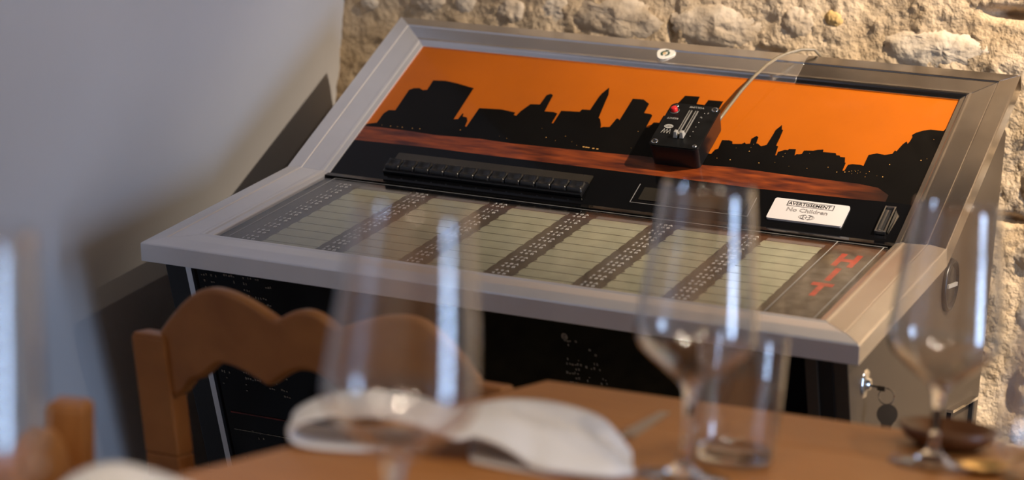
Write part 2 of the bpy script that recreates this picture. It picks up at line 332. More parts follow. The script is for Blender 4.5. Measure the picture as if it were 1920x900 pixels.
# aluminium frame: six mitred lengths of one extrusion
PATH = [LP(0, D1), Vector((0, 0, 0)), UP(0, D2), UP(GW, D2), Vector((GW, 0, 0)), LP(GW, D1)]
NRM = [NL, NU, NU, NU, NL, NL]
PROF = [(0, -.005), (0, .0006), (.0065, .0022), (.0085, .0036), (.0115, .0040), (.0140, .0032), (.0165, .0031), (.0415, .0044), (.0425, .0036), (.0440, .0054), (.0460, .0052), (.0665, .0022), (.0680, .0006), (.0680, -.0230), (.0600, -.0230), (.0600, -.005)]
cen = Vector((.41, 0, 0))
tdir = [(PATH[(i+1) % 6]-PATH[i]).normalized() for i in range(6)]
for i in range(6):
    A, B = PATH[i], PATH[(i+1) % 6]; t = tdir[i]; n_ = NRM[i]; out = t.cross(n_).normalized()
    mid = (A+B)/2
    ref = {0: Vector((-1, 0, 0)), 1: Vector((-1, 0, 0)), 2: UP(0, 1)-UP(0, 0), 3: Vector((1, 0, 0)), 4: Vector((1, 0, 0)), 5: LP(0, 1)-LP(0, 0)}[i]
    if out.dot(ref) < 0: out = -out
    ends = []
    for C, pn in ((A, tdir[i-1]+t), (B, t+tdir[(i+1) % 6])):
        row = []
        for w_, h_ in PROF:
            P0 = A+out*w_+n_*h_; s_ = (C-P0).dot(pn)/t.dot(pn); row.append(P0+t*s_)
        ends.append(row)
    if i == 2:                                                                     # the top length ends in a piece of bare darker metal
        cut = [P+t*((.585-P.x)/t.x) for P in ends[0]]
        MB().prism(ends[0], cut).build('frame_member', M_alu, juke, bevel=.0007)
        MB().prism(cut, ends[1]).build('frame_member', M_darkst, juke, bevel=.0007)['label'] = 'bare dark metal end of the top frame'
    else: MB().prism(ends[0], ends[1]).build('frame_member', (M_silver, M_silver, None, M_darkst, M_alu, M_silver)[i], juke, bevel=.0007)
MB().box(UP(.41, .16, -.012), (GW+.11, D2+.11, .008), Matrix.Rotation(A2, 3, 'X')).build('upper_tray', M_blackpaint, juke)
MB().box(LP(.41, .155, -.024), (GW+.11, D1+.11, .008), Matrix.Rotation(A1, 3, 'X')).build('lower_tray', M_blackpaint, juke)

# upper panel: orange skyline print on glass
def slab(mb, P, u0, u1, v0, v1, h0, h1): return mb.hexa([P(u0, v0, h0), P(u1, v0, h0), P(u1, v1, h0), P(u0, v1, h0)], [P(u0, v0, h1), P(u1, v0, h1), P(u1, v1, h1), P(u0, v1, h1)])
def poly(mb, pts, P, h):
    tri = tessellate_polygon([[Vector((u, v, 0)) for u, v in pts]]); return mb.add([P(u, v, h) for u, v in pts], [tuple(t) for t in tri])
pic = slab(MB(), UP, 0, GW, 0, D2, -.006, -.0020).build('picture_glass', M_orange, juke); pic['label'] = 'orange sunset panel with black city silhouette'
SKY=[(-0.0010,0.1222),(0.0145,0.1285),(0.0145,0.1511),(0.0185,0.1606),(0.0288,0.1619),(0.0271,0.2137),(0.0326,0.2187),(0.0410,0.2206),(0.0483,0.2165),(0.0545,0.2183),(0.0535,0.2426),(0.0728,0.2446),(0.0919,0.2417),(0.1233,0.2340),(0.1254,0.1562),(0.1315,0.1577),(0.1326,0.1723),(0.1347,0.1708),(0.1360,0.1646),(0.1430,0.1640),(0.1476,0.1553),(0.1494,0.1428),(0.1519,0.1422),(0.1519,0.1884),(0.1860,0.1912),(0.2093,0.1874),(0.2097,0.1812),(0.2138,0.1802),(0.2157,0.1916),(0.2208,0.2043),(0.2234,0.2107),(0.2375,0.2124),(0.2383,0.2358),(0.2432,0.2402),(0.2480,0.2375),(0.2510,0.1977),(0.2648,0.1982),(0.2716,0.1959),(0.2724,0.1723),(0.2747,0.1720),(0.2746,0.2030),(0.3022,0.2054),(0.3034,0.2115),(0.3034,0.2115),(0.3155,0.2124),(0.3162,0.2443),(0.3175,0.2540),(0.3212,0.2654),(0.3230,0.2693),(0.3284,0.2523),(0.3306,0.2314),(0.3350,0.1960),(0.3379,0.1942),(0.3447,0.1804),(0.3463,0.1742),(0.3497,0.1767),(0.3585,0.1782),(0.3611,0.1994),(0.3649,0.1989),(0.3667,0.1953),(0.3669,0.2487),(0.3831,0.2498),(0.3948,0.2408),(0.3955,0.2186),(0.4059,0.2176),(0.4094,0.2147),(0.4104,0.1862),(0.4144,0.1869),(0.4169,0.1993),(0.4251,0.2002),(0.4253,0.2171),(0.4285,0.2181),(0.4279,0.2551),(0.4392,0.2387),(0.4392,0.2686),(0.4608,0.2699),(0.4622,0.2520),(0.4743,0.2517),(0.4756,0.2641),(0.4977,0.2646),(0.4972,0.2303),(0.4976,0.1692),(0.5142,0.1455),(0.5198,0.1433),(0.5217,0.1436),(0.5236,0.1539),(0.5274,0.1568),(0.5261,0.1766),(0.5360,0.1779),(0.5415,0.1760),(0.5430,0.1707),(0.5555,0.1729),(0.5590,0.1769),(0.5613,0.1740),(0.5669,0.1757),(0.5652,0.1869),(0.5702,0.1945),(0.5736,0.1918),(0.5752,0.1776),(0.5771,0.1779),(0.5837,0.1725),(0.5903,0.1770),(0.5915,0.1983),(0.5918,0.2122),(0.5969,0.2250),(0.6000,0.2143),(0.6021,0.2140),(0.6031,0.1981),(0.6038,0.1772),(0.6070,0.1767),(0.6093,0.1562),(0.6112,0.1566),(0.6107,0.1642),(0.6182,0.1703),(0.6228,0.1707),(0.6233,0.1734),(0.6329,0.1748),(0.6356,0.1599),(0.6365,0.1634),(0.6439,0.1654),(0.6447,0.1736),(0.6569,0.1754),(0.6626,0.1784),(0.6697,0.1803),(0.6702,0.1797),(0.6709,0.1749),(0.6886,0.1757),(0.6907,0.1712),(0.6952,0.1713),(0.6973,0.1682),(0.7037,0.1687),(0.7068,0.1571),(0.7082,0.1574),(0.7088,0.1394),(0.7114,0.1394),(0.7124,0.1533),(0.7175,0.1559),(0.7285,0.1562),(0.7334,0.1547),(0.7331,0.1796),(0.7430,0.1848),(0.7544,0.1835),(0.7635,0.1876),(0.7649,0.1956),(0.7675,0.1941),(0.7711,0.2102),(0.7747,0.2182),(0.7774,0.2130),(0.7789,0.2189),(0.7798,0.2289),(0.7778,0.2335),(0.7820,0.2397),(0.7906,0.2462),(0.7992,0.2497),(0.8168,0.2496),(0.8184,0.2548),(0.8231,0.2564)]
SHORE=[(-0.0025,0.1172),(0.0239,0.1183),(0.0718,0.1174),(0.1121,0.1152),(0.1832,0.1182),(0.2342,0.1161),(0.2775,0.1171),(0.3468,0.1183),(0.4317,0.1214),(0.5207,0.1171),(0.5606,0.1197),(0.6367,0.1169),(0.7009,0.1161),(0.7353,0.1157),(0.7655,0.1119),(0.7836,0.0990),(0.7835,0.0845)]
WB=[(0.0025,0.0829),(0.1123,0.0853),(0.1983,0.0838),(0.5331,0.0816),(0.6007,0.0804),(0.7112,0.0824),(0.7408,0.0827),(0.7835,0.0845)]
DOTS=[(-0.0000,0.1203),(0.0254,0.1234),(0.0393,0.1232),(0.0502,0.1238),(0.0579,0.1239),(0.0741,0.1241),(0.0857,0.1248),(0.1465,0.1330),(0.2095,0.1285),(0.2223,0.1257),(0.2634,0.1575),(0.2779,0.1382),(0.2938,0.1333),(0.3182,0.1351),(0.3283,0.1280),(0.3043,0.1454),(0.4027,0.1745),(0.4069,0.1359),(0.5329,0.1351),(0.5521,0.1349),(0.5514,0.1620),(0.5718,0.1582),(0.5713,0.1668),(0.5725,0.1745),(0.5932,0.1351),(0.6142,0.1401),(0.6215,0.1623),(0.6208,0.1548),(0.6353,0.1355),(0.6608,0.1353),(0.6542,0.1682),(0.6882,0.1428),(0.6875,0.1427),(0.7025,0.1346),(0.7130,0.1366),(0.7182,0.1387),(0.7214,0.1405),(0.7231,0.1348),(0.7266,0.1403),(0.7252,0.1424),(0.7294,0.1432),(0.7332,0.1403),(0.7304,0.1374),(0.7418,0.1383),(0.7447,0.1436),(0.7424,0.1313),(0.7570,0.1364),(0.7652,0.1355),(0.7668,0.1633),(0.8050,0.1799),(0.8117,0.1847),(0.8094,0.2281)]
SKY = [q for q in SKY if q not in ((.4279, .2551), (.4392, .2387))]
SKY[0] = (0, .1222); SKY[-1] = (GW, .2564)
city = SKY+[(GW, .0845)]+SHORE[::-1]; city[-1] = (0, .1172)
poly(MB(), city, UP, -.0017).build('printed_skyline', M_city, pic)
wt = SHORE[:-1]+WB[::-1]; wt[0] = (0, .1172); wt[-1] = (0, .0829)
nt = M_water.node_tree; _b = nt.nodes['Principled BSDF']; _src = _b.inputs['Base Color'].links[0].from_socket     # the printed water darkens towards the right bank
_tc = nt.nodes.new('ShaderNodeTexCoord'); _sx = nt.nodes.new('ShaderNodeSeparateXYZ'); _mr = nt.nodes.new('ShaderNodeMapRange'); _mx = nt.nodes.new('ShaderNodeMix'); _mx.data_type = 'RGBA'
nt.links.new(_tc.outputs['Object'], _sx.inputs[0]); nt.links.new(_sx.outputs[0], _mr.inputs[0]); _mr.inputs[1].default_value = .66; _mr.inputs[2].default_value = .785; _mr.inputs[3].default_value = 0; _mr.inputs[4].default_value = .95
nt.links.new(_mr.outputs[0], _mx.inputs[0]); nt.links.new(_src, _mx.inputs[6]); _mx.inputs[7].default_value = (.010, .005, .003, 1); nt.links.new(_mx.outputs[2], _b.inputs['Base Color'])
poly(MB(), wt, UP, -.0017).build('printed_water', M_water, pic)
poly(MB(), [(0, 0), (GW, 0), (GW, .0845)]+WB[::-1][:-1]+[(0, .0829)], UP, -.0016).build('printed_black_band', M_blackgl, pic)
dm = MB(); rnd = random.Random(5)
for u, v in DOTS:
    r_ = rnd.choice((.0004, .0005, .0008)); dm.add([UP(u+r_*math.cos(a*1.0472), v+r_*1.2*math.sin(a*1.0472), -.0013) for a in range(6)], [tuple(range(6))])
for u in (.338, .342, .3455, .353, .359): slab(dm, UP, u, u+.003, .1255-(u-.338)*.06, .1275-(u-.338)*.06, -.0015, -.0013)
dm.build('printed_lights', M_dot, pic)['kind'] = 'stuff'
# selection buttons
bar = slab(MB(), UP, .078, .380, .016, .0455, -.0016, .0035).build('button_bar', M_blackpl, juke, bevel=.001)
slab(MB(), UP, .0815, .379, .0460, .0635, -.0016, .0008).build('selection_display', mat('smoked_window', (.030, .024, .016), .25, vary=.1), juke)
gx = 7; B = MB()
for j in range(gx):
    for i in range(gx):
        x, y = -1+2*i/(gx-1), -1+2*j/(gx-1); B.v.append(Vector((x*.0098, y*.0085, .0062-.0036*max(0, 1-(x*x+(y-.1)**2)))))
for j in range(gx-1):
    for i in range(gx-1): B.f.append((j*gx+i, j*gx+i+1, (j+1)*gx+i+1, (j+1)*gx+i))
k = len(B.v); ring = [i for i in range(gx)]+[j*gx+gx-1 for j in range(1, gx)]+[(gx-1)*gx+i for i in range(gx-2, -1, -1)]+[j*gx for j in range(gx-2, 0, -1)]
for q in ring: B.v.append(Vector((B.v[q].x*1.12, B.v[q].y*1.12, 0)))
for a in range(len(ring)): b = (a+1) % len(ring); B.f.append((ring[a], k+a, k+b, ring[b]))
bme = B.mesh('selection_button', mat('button_black', (.012, .012, .013), .28, vary=.05), True)
RU = Matrix.Rotation(A2, 4, 'X')
for i in range(13):
    o = link('selection_button', bme, bar); o.matrix_local = Matrix.Translation(UP(.0905+i*.0231, .0300, .0034)) @ RU
# outlined credit window
cw = MB()
for a in ((.4485, .4493, .0195, .0605), (.4485, .6150, .0195, .0202), (.6142, .6150, .0195, .0605)): slab(cw, UP, a[0], a[1], a[2], a[3], -.0016, -.0010)
cw.build('credit_window_outline', mat('dim_line', (.22, .21, .2), .5), juke)
slab(MB(), UP, .458, .606, .027, .0545, -.0016, -.0008).build('credit_window', mat('credit_smoke', (.022, .018, .012), .25), juke)
# coin slot
cs = MB()
for a in ((.7885, .7905, .016, .070), (.8010, .8032, .016, .070), (.7905, .8010, .016, .0185), (.7905, .8010, .0675, .070)): slab(cs, UP, *a, -.0016, .0045)
cslot = cs.build('coin_slot', M_chrome, juke, bevel=.0008)
slab(MB(), UP, .7905, .8010, .0185, .0675, -.0016, .0003).build('slot_mouth', M_black, cslot); slab(MB(), UP, .7925, .7955, .0215, .0640, .0002, .0030).build('slot_lip', M_chrome, cslot, bevel=.001)
MB().hexa([UP(.8040, .020, -.0016), UP(.8060, .020, -.0016), UP(.8095, .058, -.0016), UP(.8040, .064, -.0016)], [UP(.8040, .020, .001), UP(.8048, .020, .001), UP(.8075, .058, .001), UP(.8040, .064, .003)]).build('slot_cheek', mat('dark_chrome', (.25, .25, .25), .2, 1.0), cslot)

# lower panel: title strips under a cover pane
holder = slab(MB(), LP, 0, GW, 0, D1, -.016, -.0075).build('title_holder', M_brown, juke)
def strip_mesh():
    mb = MB(); n = 5; L = .0790; H = .0258; V = []
    for j in range(n):
        y = (j/(n-1)-.5)*H; z = .0008*(1-(2*j/(n-1)-1)**2)
        for x in (0, L): V.append((x, y, z))
    for x in (L, 0): V.append((x, .5*H, -.001)); 
    for x in (L, 0): V.append((x, -.5*H, -.001))
    F = [(2*j, 2*j+1, 2*j+3, 2*j+2) for j in range(n-1)]
    F += [(2*n-2, 2*n-1, 2*n, 2*n+1), (1, 0, 2*n+3, 2*n+2)]
    return raw('title_strip', V, F, M_cream)
sme = strip_mesh(); RL = Matrix.Rotation(A1, 4, 'X')
nt_ = MB(); prn = MB(); M_head = mat('pale_header', (.20, .19, .18), .5)
for c in range(6):
    us = .0605+.1190*c
    for r in range(10):
        v = .0455+.0281*r-.0015
        o = link('title_strip', sme, holder); o.matrix_local = Matrix.Translation(LP(us, v, -.0068)) @ RL
        for hh in (-.5,):
            nt_.add([LP(us-.0004+.0052*math.sin(a*.5236), v+.01405-.0052*math.cos(a*.5236), -.0042) for a in range(7)], [tuple(range(7))])
        for li, ch in enumerate('AB'):
            s_ = '%d%s' % (10*(c+1)+r, ch)
            for q, g in enumerate(s_):
                put_text(prn, g, .0086, lambda x, y, z, q=q, li=li, us=us, v=v: LP(us-.0212+q*.0074+x, v-.0055+li*.0105-y, -.0006), sx=1.05)
    slab(MB(), LP, us+.002, us+.079, .0190, .0300, -.0075, -.0066).build('column_header', M_head, holder)
nt_.build('holder_notches', M_brown, holder)['kind'] = 'stuff'
prn.build('printed_numbers', M_white, holder)['kind'] = 'stuff'
# smoked printed columns between the strips
pane = slab(MB(), LP, 0, GW, 0, D1, -.0020, -.0012).build('cover_pane', M_pane, juke)
ln = MB()
for a in ((.018, .802+.013, .0150, .0157), (.018, .0186, .0150, .300), (.7495, .7501, .0157, .306), (.8105, .8111, .0157, .306)): slab(ln, LP, *a, -.0012, -.0008)
ln.build('printed_border_line', mat('grey_line', (.36, .35, .33), .5), pane)
hp = slab(MB(), LP, .7510, .8100, .0165, .306, -.0075, -.0050).build('hit_card', M_mottle, holder); hp['label'] = 'mottled brown card with red HIT lettering'
hb = MB()
for ch, vv in (('H', .0785), ('I', .1370), ('T', .1980)): put_text(hb, ch, .066, lambda x, y, z, vv=vv: LP(.7805+x, vv-y, -.0044), sx=.64, bold=.0028)
hb.build('printed_letters', M_red, hp)
slab(MB(), LP, 0, GW, .0005, .0125, -.0075, .0012).build('panel_hinge_strip', M_blackgl, juke)

# right flank: round plug, lock, recessed handle
def ring_at(mb, y, z, prof, seg=32): return mb.lathe(prof, seg, lambda a, b, h: Vector((SX1+h, y+a, z+b)))
pl = ring_at(MB(), .124, -.058, [(.0001, .004), (.024, .004), (.026, .001), (.029, .001), (.031, .006), (.034, .006), (.036, .0), (.030, -.002)]).build('round_plug', M_blackpl, juke, True)
MB().box((SX1+.005, .124, -.058), (.003, .048, .005)).build('plug_bar', M_grey, pl)
lk = ring_at(MB(), -.244, -.143, [(.0001, .007), (.007, .007), (.0075, .0035), (.015, .003), (.0185, .0005), (.0185, -.003)]).build('lock_escutcheon', M_chrome, juke, True)
rh = thing  # recessed pull
mb = MB()
for (y0, y1, z0, z1) in ((.190, .200, -.34, -.236), (.318, .328, -.345, -.240), (.190, .328, -.350, -.340)): mb.box((SX1+.003, (y0+y1)/2, (z0+z1)/2), (.006, y1-y0, z1-z0))
ph = mb.build('recessed_pull', M_black, juke)
MB().box((SX1+.004, .259, -.236), (.010, .142, .004)).build('pull_lip', M_chrome, ph)

# ------------------------------------------------------------------ small things on the jukebox
st = thing('warning_sticker_plate', UP(.692, .041), 'white AVERTISSEMENT No Children plate on the black band', 'sign', world=True)
def rrect(u0, u1, v0, v1, r, n=4):
    pts = []
    for cx, cy, a0 in ((u1-r, v1-r, 0), (u0+r, v1-r, 90), (u0+r, v0+r, 180), (u1-r, v0+r, 270)):
        for k in range(n+1): a = math.radians(a0+90*k/n); pts.append((cx+r*math.cos(a), cy+r*math.sin(a)))
    return pts
rr = rrect(.6410, .7430, .0195, .0630, .003)
MB().prism([UP(u, v, -.0015) for u, v in rr], [UP(u, v, .0016) for u, v in rr]).build('plate', mat('white_enamel', (.62, .585, .575), .35, vary=.02), st)
tx = MB(); put_text(tx, 'AVERTISSEMENT', .0088, lambda x, y, z: UP(.6905+x, .0540+y, .0018), sx=.90, ang=-.012, bold=.00022)
V0 = [(.6600, .7235, .0488, .0496), (.6600, .7235, .0586, .0594), (.6600, .6610, .0488, .0594), (.7225, .7235, .0488, .0594)]
for a in V0: slab(tx, UP, *a, .0016, .0018)
for ex, ew in ((0, .0085), (0, .0105)):
    for a0, a1 in ((100, 260), (-80, 80)):
        pts = [(math.cos(math.radians(a0+(a1-a0)*k/10))*ew, math.sin(math.radians(a0+(a1-a0)*k/10))*ew*.48) for k in range(11)]
        for (x0, y0), (x1, y1) in zip(pts, pts[1:]): tx.tube([UP(.6935+x0, .0290+y0, .0017), UP(.6935+x1, .0290+y1, .0017)], .00028, 4)
for dx in (-.0045, 0, .0045): slab(tx, UP, .6933+dx-.0003, .6933+dx+.0003, .0255, .0325, .0016, .0018)
slab(tx, UP, .6875, .6995, .0288, .0293, .0016, .0018)
tx.build('printed_heading', M_black, st)
put_text(MB(), 'No Children', .0110, lambda x, y, z: UP(.6905+x, .0415+y, .0017+z), sx=1.0, outline=.00022, zs=.3).build('printed_outline_words', M_black, st)

# remote control box, upside down to the viewer
BU0, BU1, BV0, BV1, BH = .4470, .5200, .1050, .2050, .0310
box = thing('volume_remote_box', UP(.4835, .155), 'black remote box with red button and volume sliders on the orange panel', 'remote control', world=True)
b1 = rrect(BU0+.002, BU1-.002, BV0+.002, BV1-.002, .008, 5); b2 = rrect(BU0, BU1, BV0, BV1, .009, 5)
smooth_angle(MB().prism([UP(u, v, -.0012) for u, v in b1], [UP(u, v, BH) for u, v in b2]).build('case', M_blackpl, box), .6)
b3 = rrect(BU0+.0008, BU1-.0008, BV0+.0008, BV1-.0008, .0085, 5)
fp = MB().prism([UP(u, v, BH) for u, v in b3], [UP(u, v, BH+.0016) for u, v in b3]).build('face_plate', mat('satin_black_plate', (.005, .005, .005), .38, vary=.3, scale=60, spec=.3), box)
H1 = BH+.0016
def disc(u, v, prof, seg=20, mb=None): return (mb or MB()).lathe(prof, seg, lambda a, b, h: UP(u+a, v+b, H1+h))
for (u, v, big) in ((.4545, .114, 1), (.5125, .1125, 0), (.5125, .1975, 1), (.4565, .1975, 0)):
    if big: disc(u, v, [(.0028, .0002), (.0036, .0009), (.0046, .0008), (.0048, 0)]).build('grommet', M_chrome, box, True); disc(u, v, [(.0001, .0003), (.0029, .0003)]).build('screw_hole', M_black, box)
    else: s_ = disc(u, v, [(.0001, .0014), (.0022, .0012), (.0032, .0002), (.0033, 0)]).build('screw', mat('screw_steel', (.35, .35, .35), .3, 1.0), box, True)
disc(.4570, .1865, [(.0060, .0006), (.0068, .0008), (.0072, 0)]).build('button_collar', mat('collar_grey', (.08, .08, .08), .3), box, True)
disc(.4570, .1865, [(.0001, .0060), (.0038, .0058), (.0046, .0048), (.0047, 0)]).build('reject_button', M_redpl, box, True)
for i, u in enumerate((.4800, .4890)):
    tr = slab(MB(), UP, u-.0024, u+.0024, .1290, .1900, H1, H1+.0007).build('slider_track', mat('track_grey', (.22, .21, .19), .4), box)
    slab(MB(), UP, u-.0007, u+.0007, .1330, .1930, H1+.0007, H1+.0009).build('slot', M_black, tr)
    MB().hexa([UP(u-.0030, .1250, H1+.0005), UP(u+.0030, .1250, H1+.0005), UP(u+.0030, .1360, H1+.0005), UP(u-.0030, .1360, H1+.0005)],
              [UP(u-.0020, .1275, H1+.0090), UP(u+.0020, .1275, H1+.0090), UP(u+.0020, .1330, H1+.0090), UP(u-.0020, .1330, H1+.0090)]).build('slider_knob', M_grey, box, bevel=.0006)
pt = MB()
put_text(pt, 'VOLUME', .0055, lambda x, y, z: UP(.4860+x, .1985+y, H1+.0002), ang=math.pi)
put_text(pt, 'REJECT', .0052, lambda x, y, z: UP(.4610+x, .1690+y, H1+.0002), ang=math.pi)
pt.lathe([(.0001, .0001), (.0065, .0001)], 24, lambda a, b, h: UP(.4620+a, .1500+b*.7, H1+h+.0001))
for k in range(6): u = .4560+k*.0021; pt.tube([UP(u, .1440 if k % 2 else .1340, H1+.0001), UP(u+.0021, .1340 if k % 2 else .1440, H1+.0001)], .00025, 4)
for k in range(6): disc(.4990+.0004*k, .1330+.0108*k, [(.0001, .0002), (.0007, .0002)], 8, pt)
put_text(pt, '0', .0042, lambda x, y, z: UP(.5060+x, .1880+y, H1+.0002), ang=math.pi); put_text(pt, '-5', .0038, lambda x, y, z: UP(.4995+x, .1775+y, H1+.0002), ang=math.pi)
pt.build('printed_legend', mat('grey_print', (.42, .41, .38), .5), box)['kind'] = 'stuff'
lg = MB(); put_text(lg, 'NSM', .0052, lambda x, y, z: UP(.4620+x, .1500+y, H1+.0004), ang=math.pi); lg.build('printed_logo', M_black, box)
cable = MB().tube([UP(.5160, .1900, .016), UP(.5180, .206, .017), UP(.5215, .226, .019), UP(.5275, .262, .0215), UP(.5350, .300, .022), UP(.5430, .330, .0215), UP(.5520, .352, .020), UP(.5630, .371, .0165), UP(.5760, .385, .0135), UP(.592, .394, .009), UP(.604, .3975, -.01), UP(.608, .398, -.05), UP(.609, .397, -.12)], .0024, 8).build('remote_cable', M_cable, None, True)
tag(cable, 'pale translucent cable running from the remote box over the frame', 'cable')

pick = thing('guitar_pick', UP(.3790, .3550, .0045), 'white guitar pick with dark green print on the top frame', 'guitar pick', world=True)
pk = []
for k in range(28):
    a = 2*math.pi*k/28; r_ = 0.0125*(1+.13*math.cos(3*(a-math.radians(-100))))*(1.0 if math.cos(3*(a-math.radians(-100))) > 0 else 1.04)
    pk.append((.3785+r_*math.cos(a)*1.08, .3550+r_*math.sin(a)))
MB().prism([UP(u, v, .0042) for u, v in pk], [UP(u, v, .0056) for u, v in pk]).build('blank', M_pick, pick, bevel=.0004)
gm = MB()
for a0, a1, rr_ in ((75, 250, .0072), (-75, 60, .0070)):
    for k in range(8):
        a, b = math.radians(a0+(a1-a0)*k/8), math.radians(a0+(a1-a0)*(k+1)/8)
        gm.add([UP(.3785+q*math.cos(t)*1.0, .3550+q*math.sin(t), .00575) for t in (a, b) for q in (rr_*.55, rr_)], [(0, 1, 3, 2)])
slab(gm, UP, .3765, .3815, .3610, .3640, .0056, .00575)
gm.build('printed_mark', M_green, pick); poly(MB(), [(.3775+.0026*math.cos(a), .3550+.0032*math.sin(a)) for a in [k*.6283 for k in range(10)]], UP, .00577).build('printed_spot', M_tan, pick)

# keys hanging from the lock
ky = thing('key', (SX1, -.244, -.143), 'key stuck in the chrome lock on the metal side', 'key', world=True)
MB().tube([(SX1+.004, -.244, -.144), (SX1+.016, -.244, -.145)], .0016, 6).build('key_shank', M_chrome, ky)
MB().box((SX1+.020, -.244, -.1460), (.010, .0016, .006)).build('key_bow', M_keym, ky, bevel=.003)
k2 = thing('hanging_key', (SX1+.04, -.24, -.19), 'round-headed dark key dangling from a wire ring below the lock', 'key', world=True)
c0 = Vector((SX1+.027, -.243, -.1545))
MB().tube([c0+Vector((.0095*math.cos(a), 0, .0095*math.sin(a))) for a in [k*.3307 for k in range(20)]], .0008, 6).build('wire_ring', M_chrome, k2)
e_ = Vector((.90, .43, 0))
def KP(s, z, d=0): return Vector((SX1+.030, -.243, -.1755))+e_*s+Vector((0, 0, z))+Vector((-.43, .90, 0))*d
out_ = [(.0125*math.sin(math.radians(a)), .0125*math.cos(math.radians(a))) for a in range(-145, 146, 20)]+[(.0062, -.0125), (.0062, -.019), (.0042, -.021), (.0042, -.027), (.0028, -.029), (.0042, -.031), (.0030, -.040), (-.0030, -.040), (-.0042, -.030), (-.0042, -.021), (-.0062, -.019), (-.0062, -.0125)]
MB().prism([KP(s, z, -.001) for s, z in out_], [KP(s, z, .001) for s, z in out_]).build('key_blade', M_keym, k2)

# ------------------------------------------------------------------ dining table
ZT = -0.0997
E1 = Vector((.9953, .0971, 0)); E2 = Vector((-.0605, -.9982, 0)); C0 = Vector((.6759, -.7668, 0))
def TP(a, b, z): q = C0+E1*a+E2*b; return Vector((q.x, q.y, z))
table = thing('dining_table', TP(.75, .75, FLOOR), 'honey oak dining table in the foreground set with wine glasses', 'table', world=True)
TA, TBd, NP = 1.5, 1.45, 9
for i in range(NP):                                                  # boards run along the far edge
    b0, b1_ = TBd*i/NP, TBd*(i+1)/NP; g = .0004
    MB().hexa([TP(0, b0+g, ZT-.032), TP(TA, b0+g, ZT-.032), TP(TA, b1_-g, ZT-.032), TP(0, b1_-g, ZT-.032)], [TP(0, b0+g, ZT), TP(TA, b0+g, ZT), TP(TA, b1_-g, ZT), TP(0, b1_-g, ZT)]).build('board', M_wood, table, bevel=.0025 if i in (0, NP-1) else .0006)
ap = MB()
for a in ((.06, TA-.06, .06, .085), (.06, TA-.06, TBd-.085, TBd-.06), (.06, .085, .085, TBd-.085), (TA-.085, TA-.06, .085, TBd-.085)):
    MB().hexa([TP(a[0], a[2], ZT-.12), TP(a[1], a[2], ZT-.12), TP(a[1], a[3], ZT-.12), TP(a[0], a[3], ZT-.12)], [TP(a[0], a[2], ZT-.032), TP(a[1], a[2], ZT-.032), TP(a[1], a[3], ZT-.032), TP(a[0], a[3], ZT-.032)]).build('apron', M_wood, table)
for a, b in ((.09, .09), (TA-.09, .09), (.09, TBd-.09), (TA-.09, TBd-.09)):
    MB().hexa([TP(a-.025, b-.025, FLOOR), TP(a+.025, b-.025, FLOOR), TP(a+.025, b+.025, FLOOR), TP(a-.025, b+.025, FLOOR)], [TP(a-.036, b-.036, ZT-.032), TP(a+.036, b-.036, ZT-.032), TP(a+.036, b+.036, ZT-.032), TP(a-.036, b+.036, ZT-.032)]).build('leg', M_wood, table, bevel=.003)

